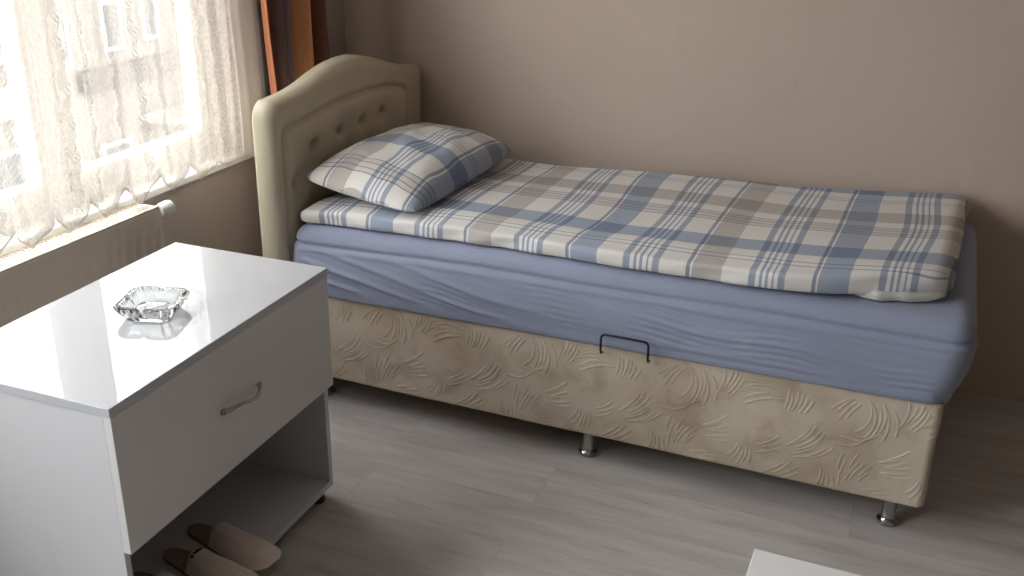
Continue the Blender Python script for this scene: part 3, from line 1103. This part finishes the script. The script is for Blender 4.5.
# ------------------------------------------------------------------ slippers on the nightstand shelf
def slipper(loc, rz, label, logo=False):
    root = thing('slipper', label, 'slipper', loc, rz, 'flat slippers on the nightstand shelf')
    # sole outline: x is heel (0) to toe (.255)
    Ls, n = .285, 44
    xs = np.linspace(0, 1, n)
    def halfw(q):
        w = .030 + .014 * np.sin(np.clip(q, 0, 1) * np.pi * .5) + .006 * np.sin((q - .45) * np.pi * 1.6)
        end = np.sqrt(np.clip(1 - ((q - .88) / .12).clip(0) ** 2, 0, 1)) * np.sqrt(np.clip(1 - ((.14 - q) / .14).clip(0) ** 2, 0, 1))
        return np.maximum(w * end, .0008)
    bmS = bmesh.new()
    rings = []
    for z, k in ((0, .95), (.002, 1.0), (.008, 1.0), (.010, .96)):
        ring = [bmS.verts.new((q * Ls, -halfw(q) * k, z)) for q in xs] + [bmS.verts.new((q * Ls, halfw(q) * k, z)) for q in xs[::-1]]
        rings.append(ring)
    for a, b in zip(rings[:-1], rings[1:]):
        m = len(a)
        for k in range(m):
            bmS.faces.new((a[k], a[(k + 1) % m], b[(k + 1) % m], b[k]))
    bmS.faces.new(rings[0][::-1])
    bmS.faces.new(rings[-1])
    bm_obj('sole', bmS, M_sole, root, True)
    # vamp: arched closed-toe upper over the front half
    nx, na = 26, 21
    qs = .36 + .63 * np.linspace(0, 1, nx)
    nS = make_noise(int(abs(loc[1]) * 1000), 6, 1, 3)
    outer, inn = [], []
    for q in qs:
        k = (q - .36) / .63
        w = halfw(np.array([q]))[0] * 1.02
        h = (.046 - .016 * k) * math.sqrt(max(0, 1 - max(0, (k - .80) / .20) ** 2)) + .011
        a = np.linspace(-1, 1, na)
        y = w * a
        z = .009 + (h - .009) * (1 - np.abs(a) ** 2.6)
        z = z + .0012 * nS(0 * a + k, a)
        outer.append(np.stack([0 * a + q * Ls, y, z], 1))
        inn.append(np.stack([0 * a + q * Ls - .0, y * .95, np.maximum(.0095, z - .004)], 1))
    V = np.concatenate(outer + inn)
    F = grid_faces(na, nx)
    F2 = [tuple(i + nx * na for i in f[::-1]) for f in F]
    F3 = [(i + 1, i, i + nx * na, i + 1 + nx * na) for i in range(na - 1)]
    vamp = mesh_obj('upper', V, F + F2 + F3, M_slip, root)
    if logo:
        # small dark woven mark near the opening
        bm = bmesh.new()
        for k in range(4):
            zk = .009 + .0468 * (1 - abs((-.01875 + k * .0085) / .042) ** 2.6)
            add_box(bm, .112, .120, -.022 + k * .0085, -.0155 + k * .0085, zk - .0012, zk + .0012)
        lg = bm_obj('printed_mark', bm, M_logo, root, label='small dark mark near the opening')
        lg.data.update()
    return root
ZS = .0535
def slip_world(lx, ly):
    return (ns.location.x + lx * cN - ly * sN, ns.location.y + lx * sN + ly * cN, ZS)
slipper(slip_world(.276 - .281, .052), TH_N - .17, 'pale closed-toe slipper on the nightstand shelf, farthest from the camera')
slipper(slip_world(.286 - .281, -.052), TH_N - .17, 'pale closed-toe slipper in the middle of the shelf with a small dark mark', True)
slipper(slip_world(.268 - .281, -.157), TH_N - .17, 'pale closed-toe slipper nearest the lower left corner of the nightstand')

# ------------------------------------------------------------------ white table in the foreground
tb = thing('side_table', 'white table with only its top corner visible in the lower right foreground', 'table', (1.90, -1.16, 0))
TX, TY, TZ = .318, .325, .45
box('tabletop', (-TX, TX, -TY, TY, TZ - .022, TZ), M_lamt, tb, .0015)
for sx in (-1, 1):
    for sy in (-1, 1):
        box('leg', (sx * (TX - .05) - .022, sx * (TX - .05) + .022, sy * (TY - .05) - .022, sy * (TY - .05) + .022, 0, TZ - .022), M_lamm, tb, .002)

# ------------------------------------------------------------------ look
vs_ = sc.view_settings
sc.display_settings.display_device = 'sRGB'
vs_.view_transform = 'Standard'
vs_.look = 'None'
vs_.exposure = EXPO
vs_.gamma = 1
vs_.use_curve_mapping = False
sc.cycles.max_bounces = 10
sc.cycles.diffuse_bounces = 5
sc.cycles.transparent_max_bounces = 16
sc.cycles.sample_clamp_indirect = 6
# daylight portal in the window opening helps sample the sky
pl = bpy.data.lights.new('window_portal', 'AREA')
pl.shape = 'RECTANGLE'
pl.size = WZ1 - WZ0
pl.size_y = WY1 - WY0
pl.cycles.is_portal = True
po = bpy.data.objects.new('window_portal', pl)
COL.objects.link(po)
po.location = (-.55, (WY0 + WY1) / 2, (WZ0 + WZ1) / 2)
po.rotation_euler = (0, -math.pi / 2, 0)
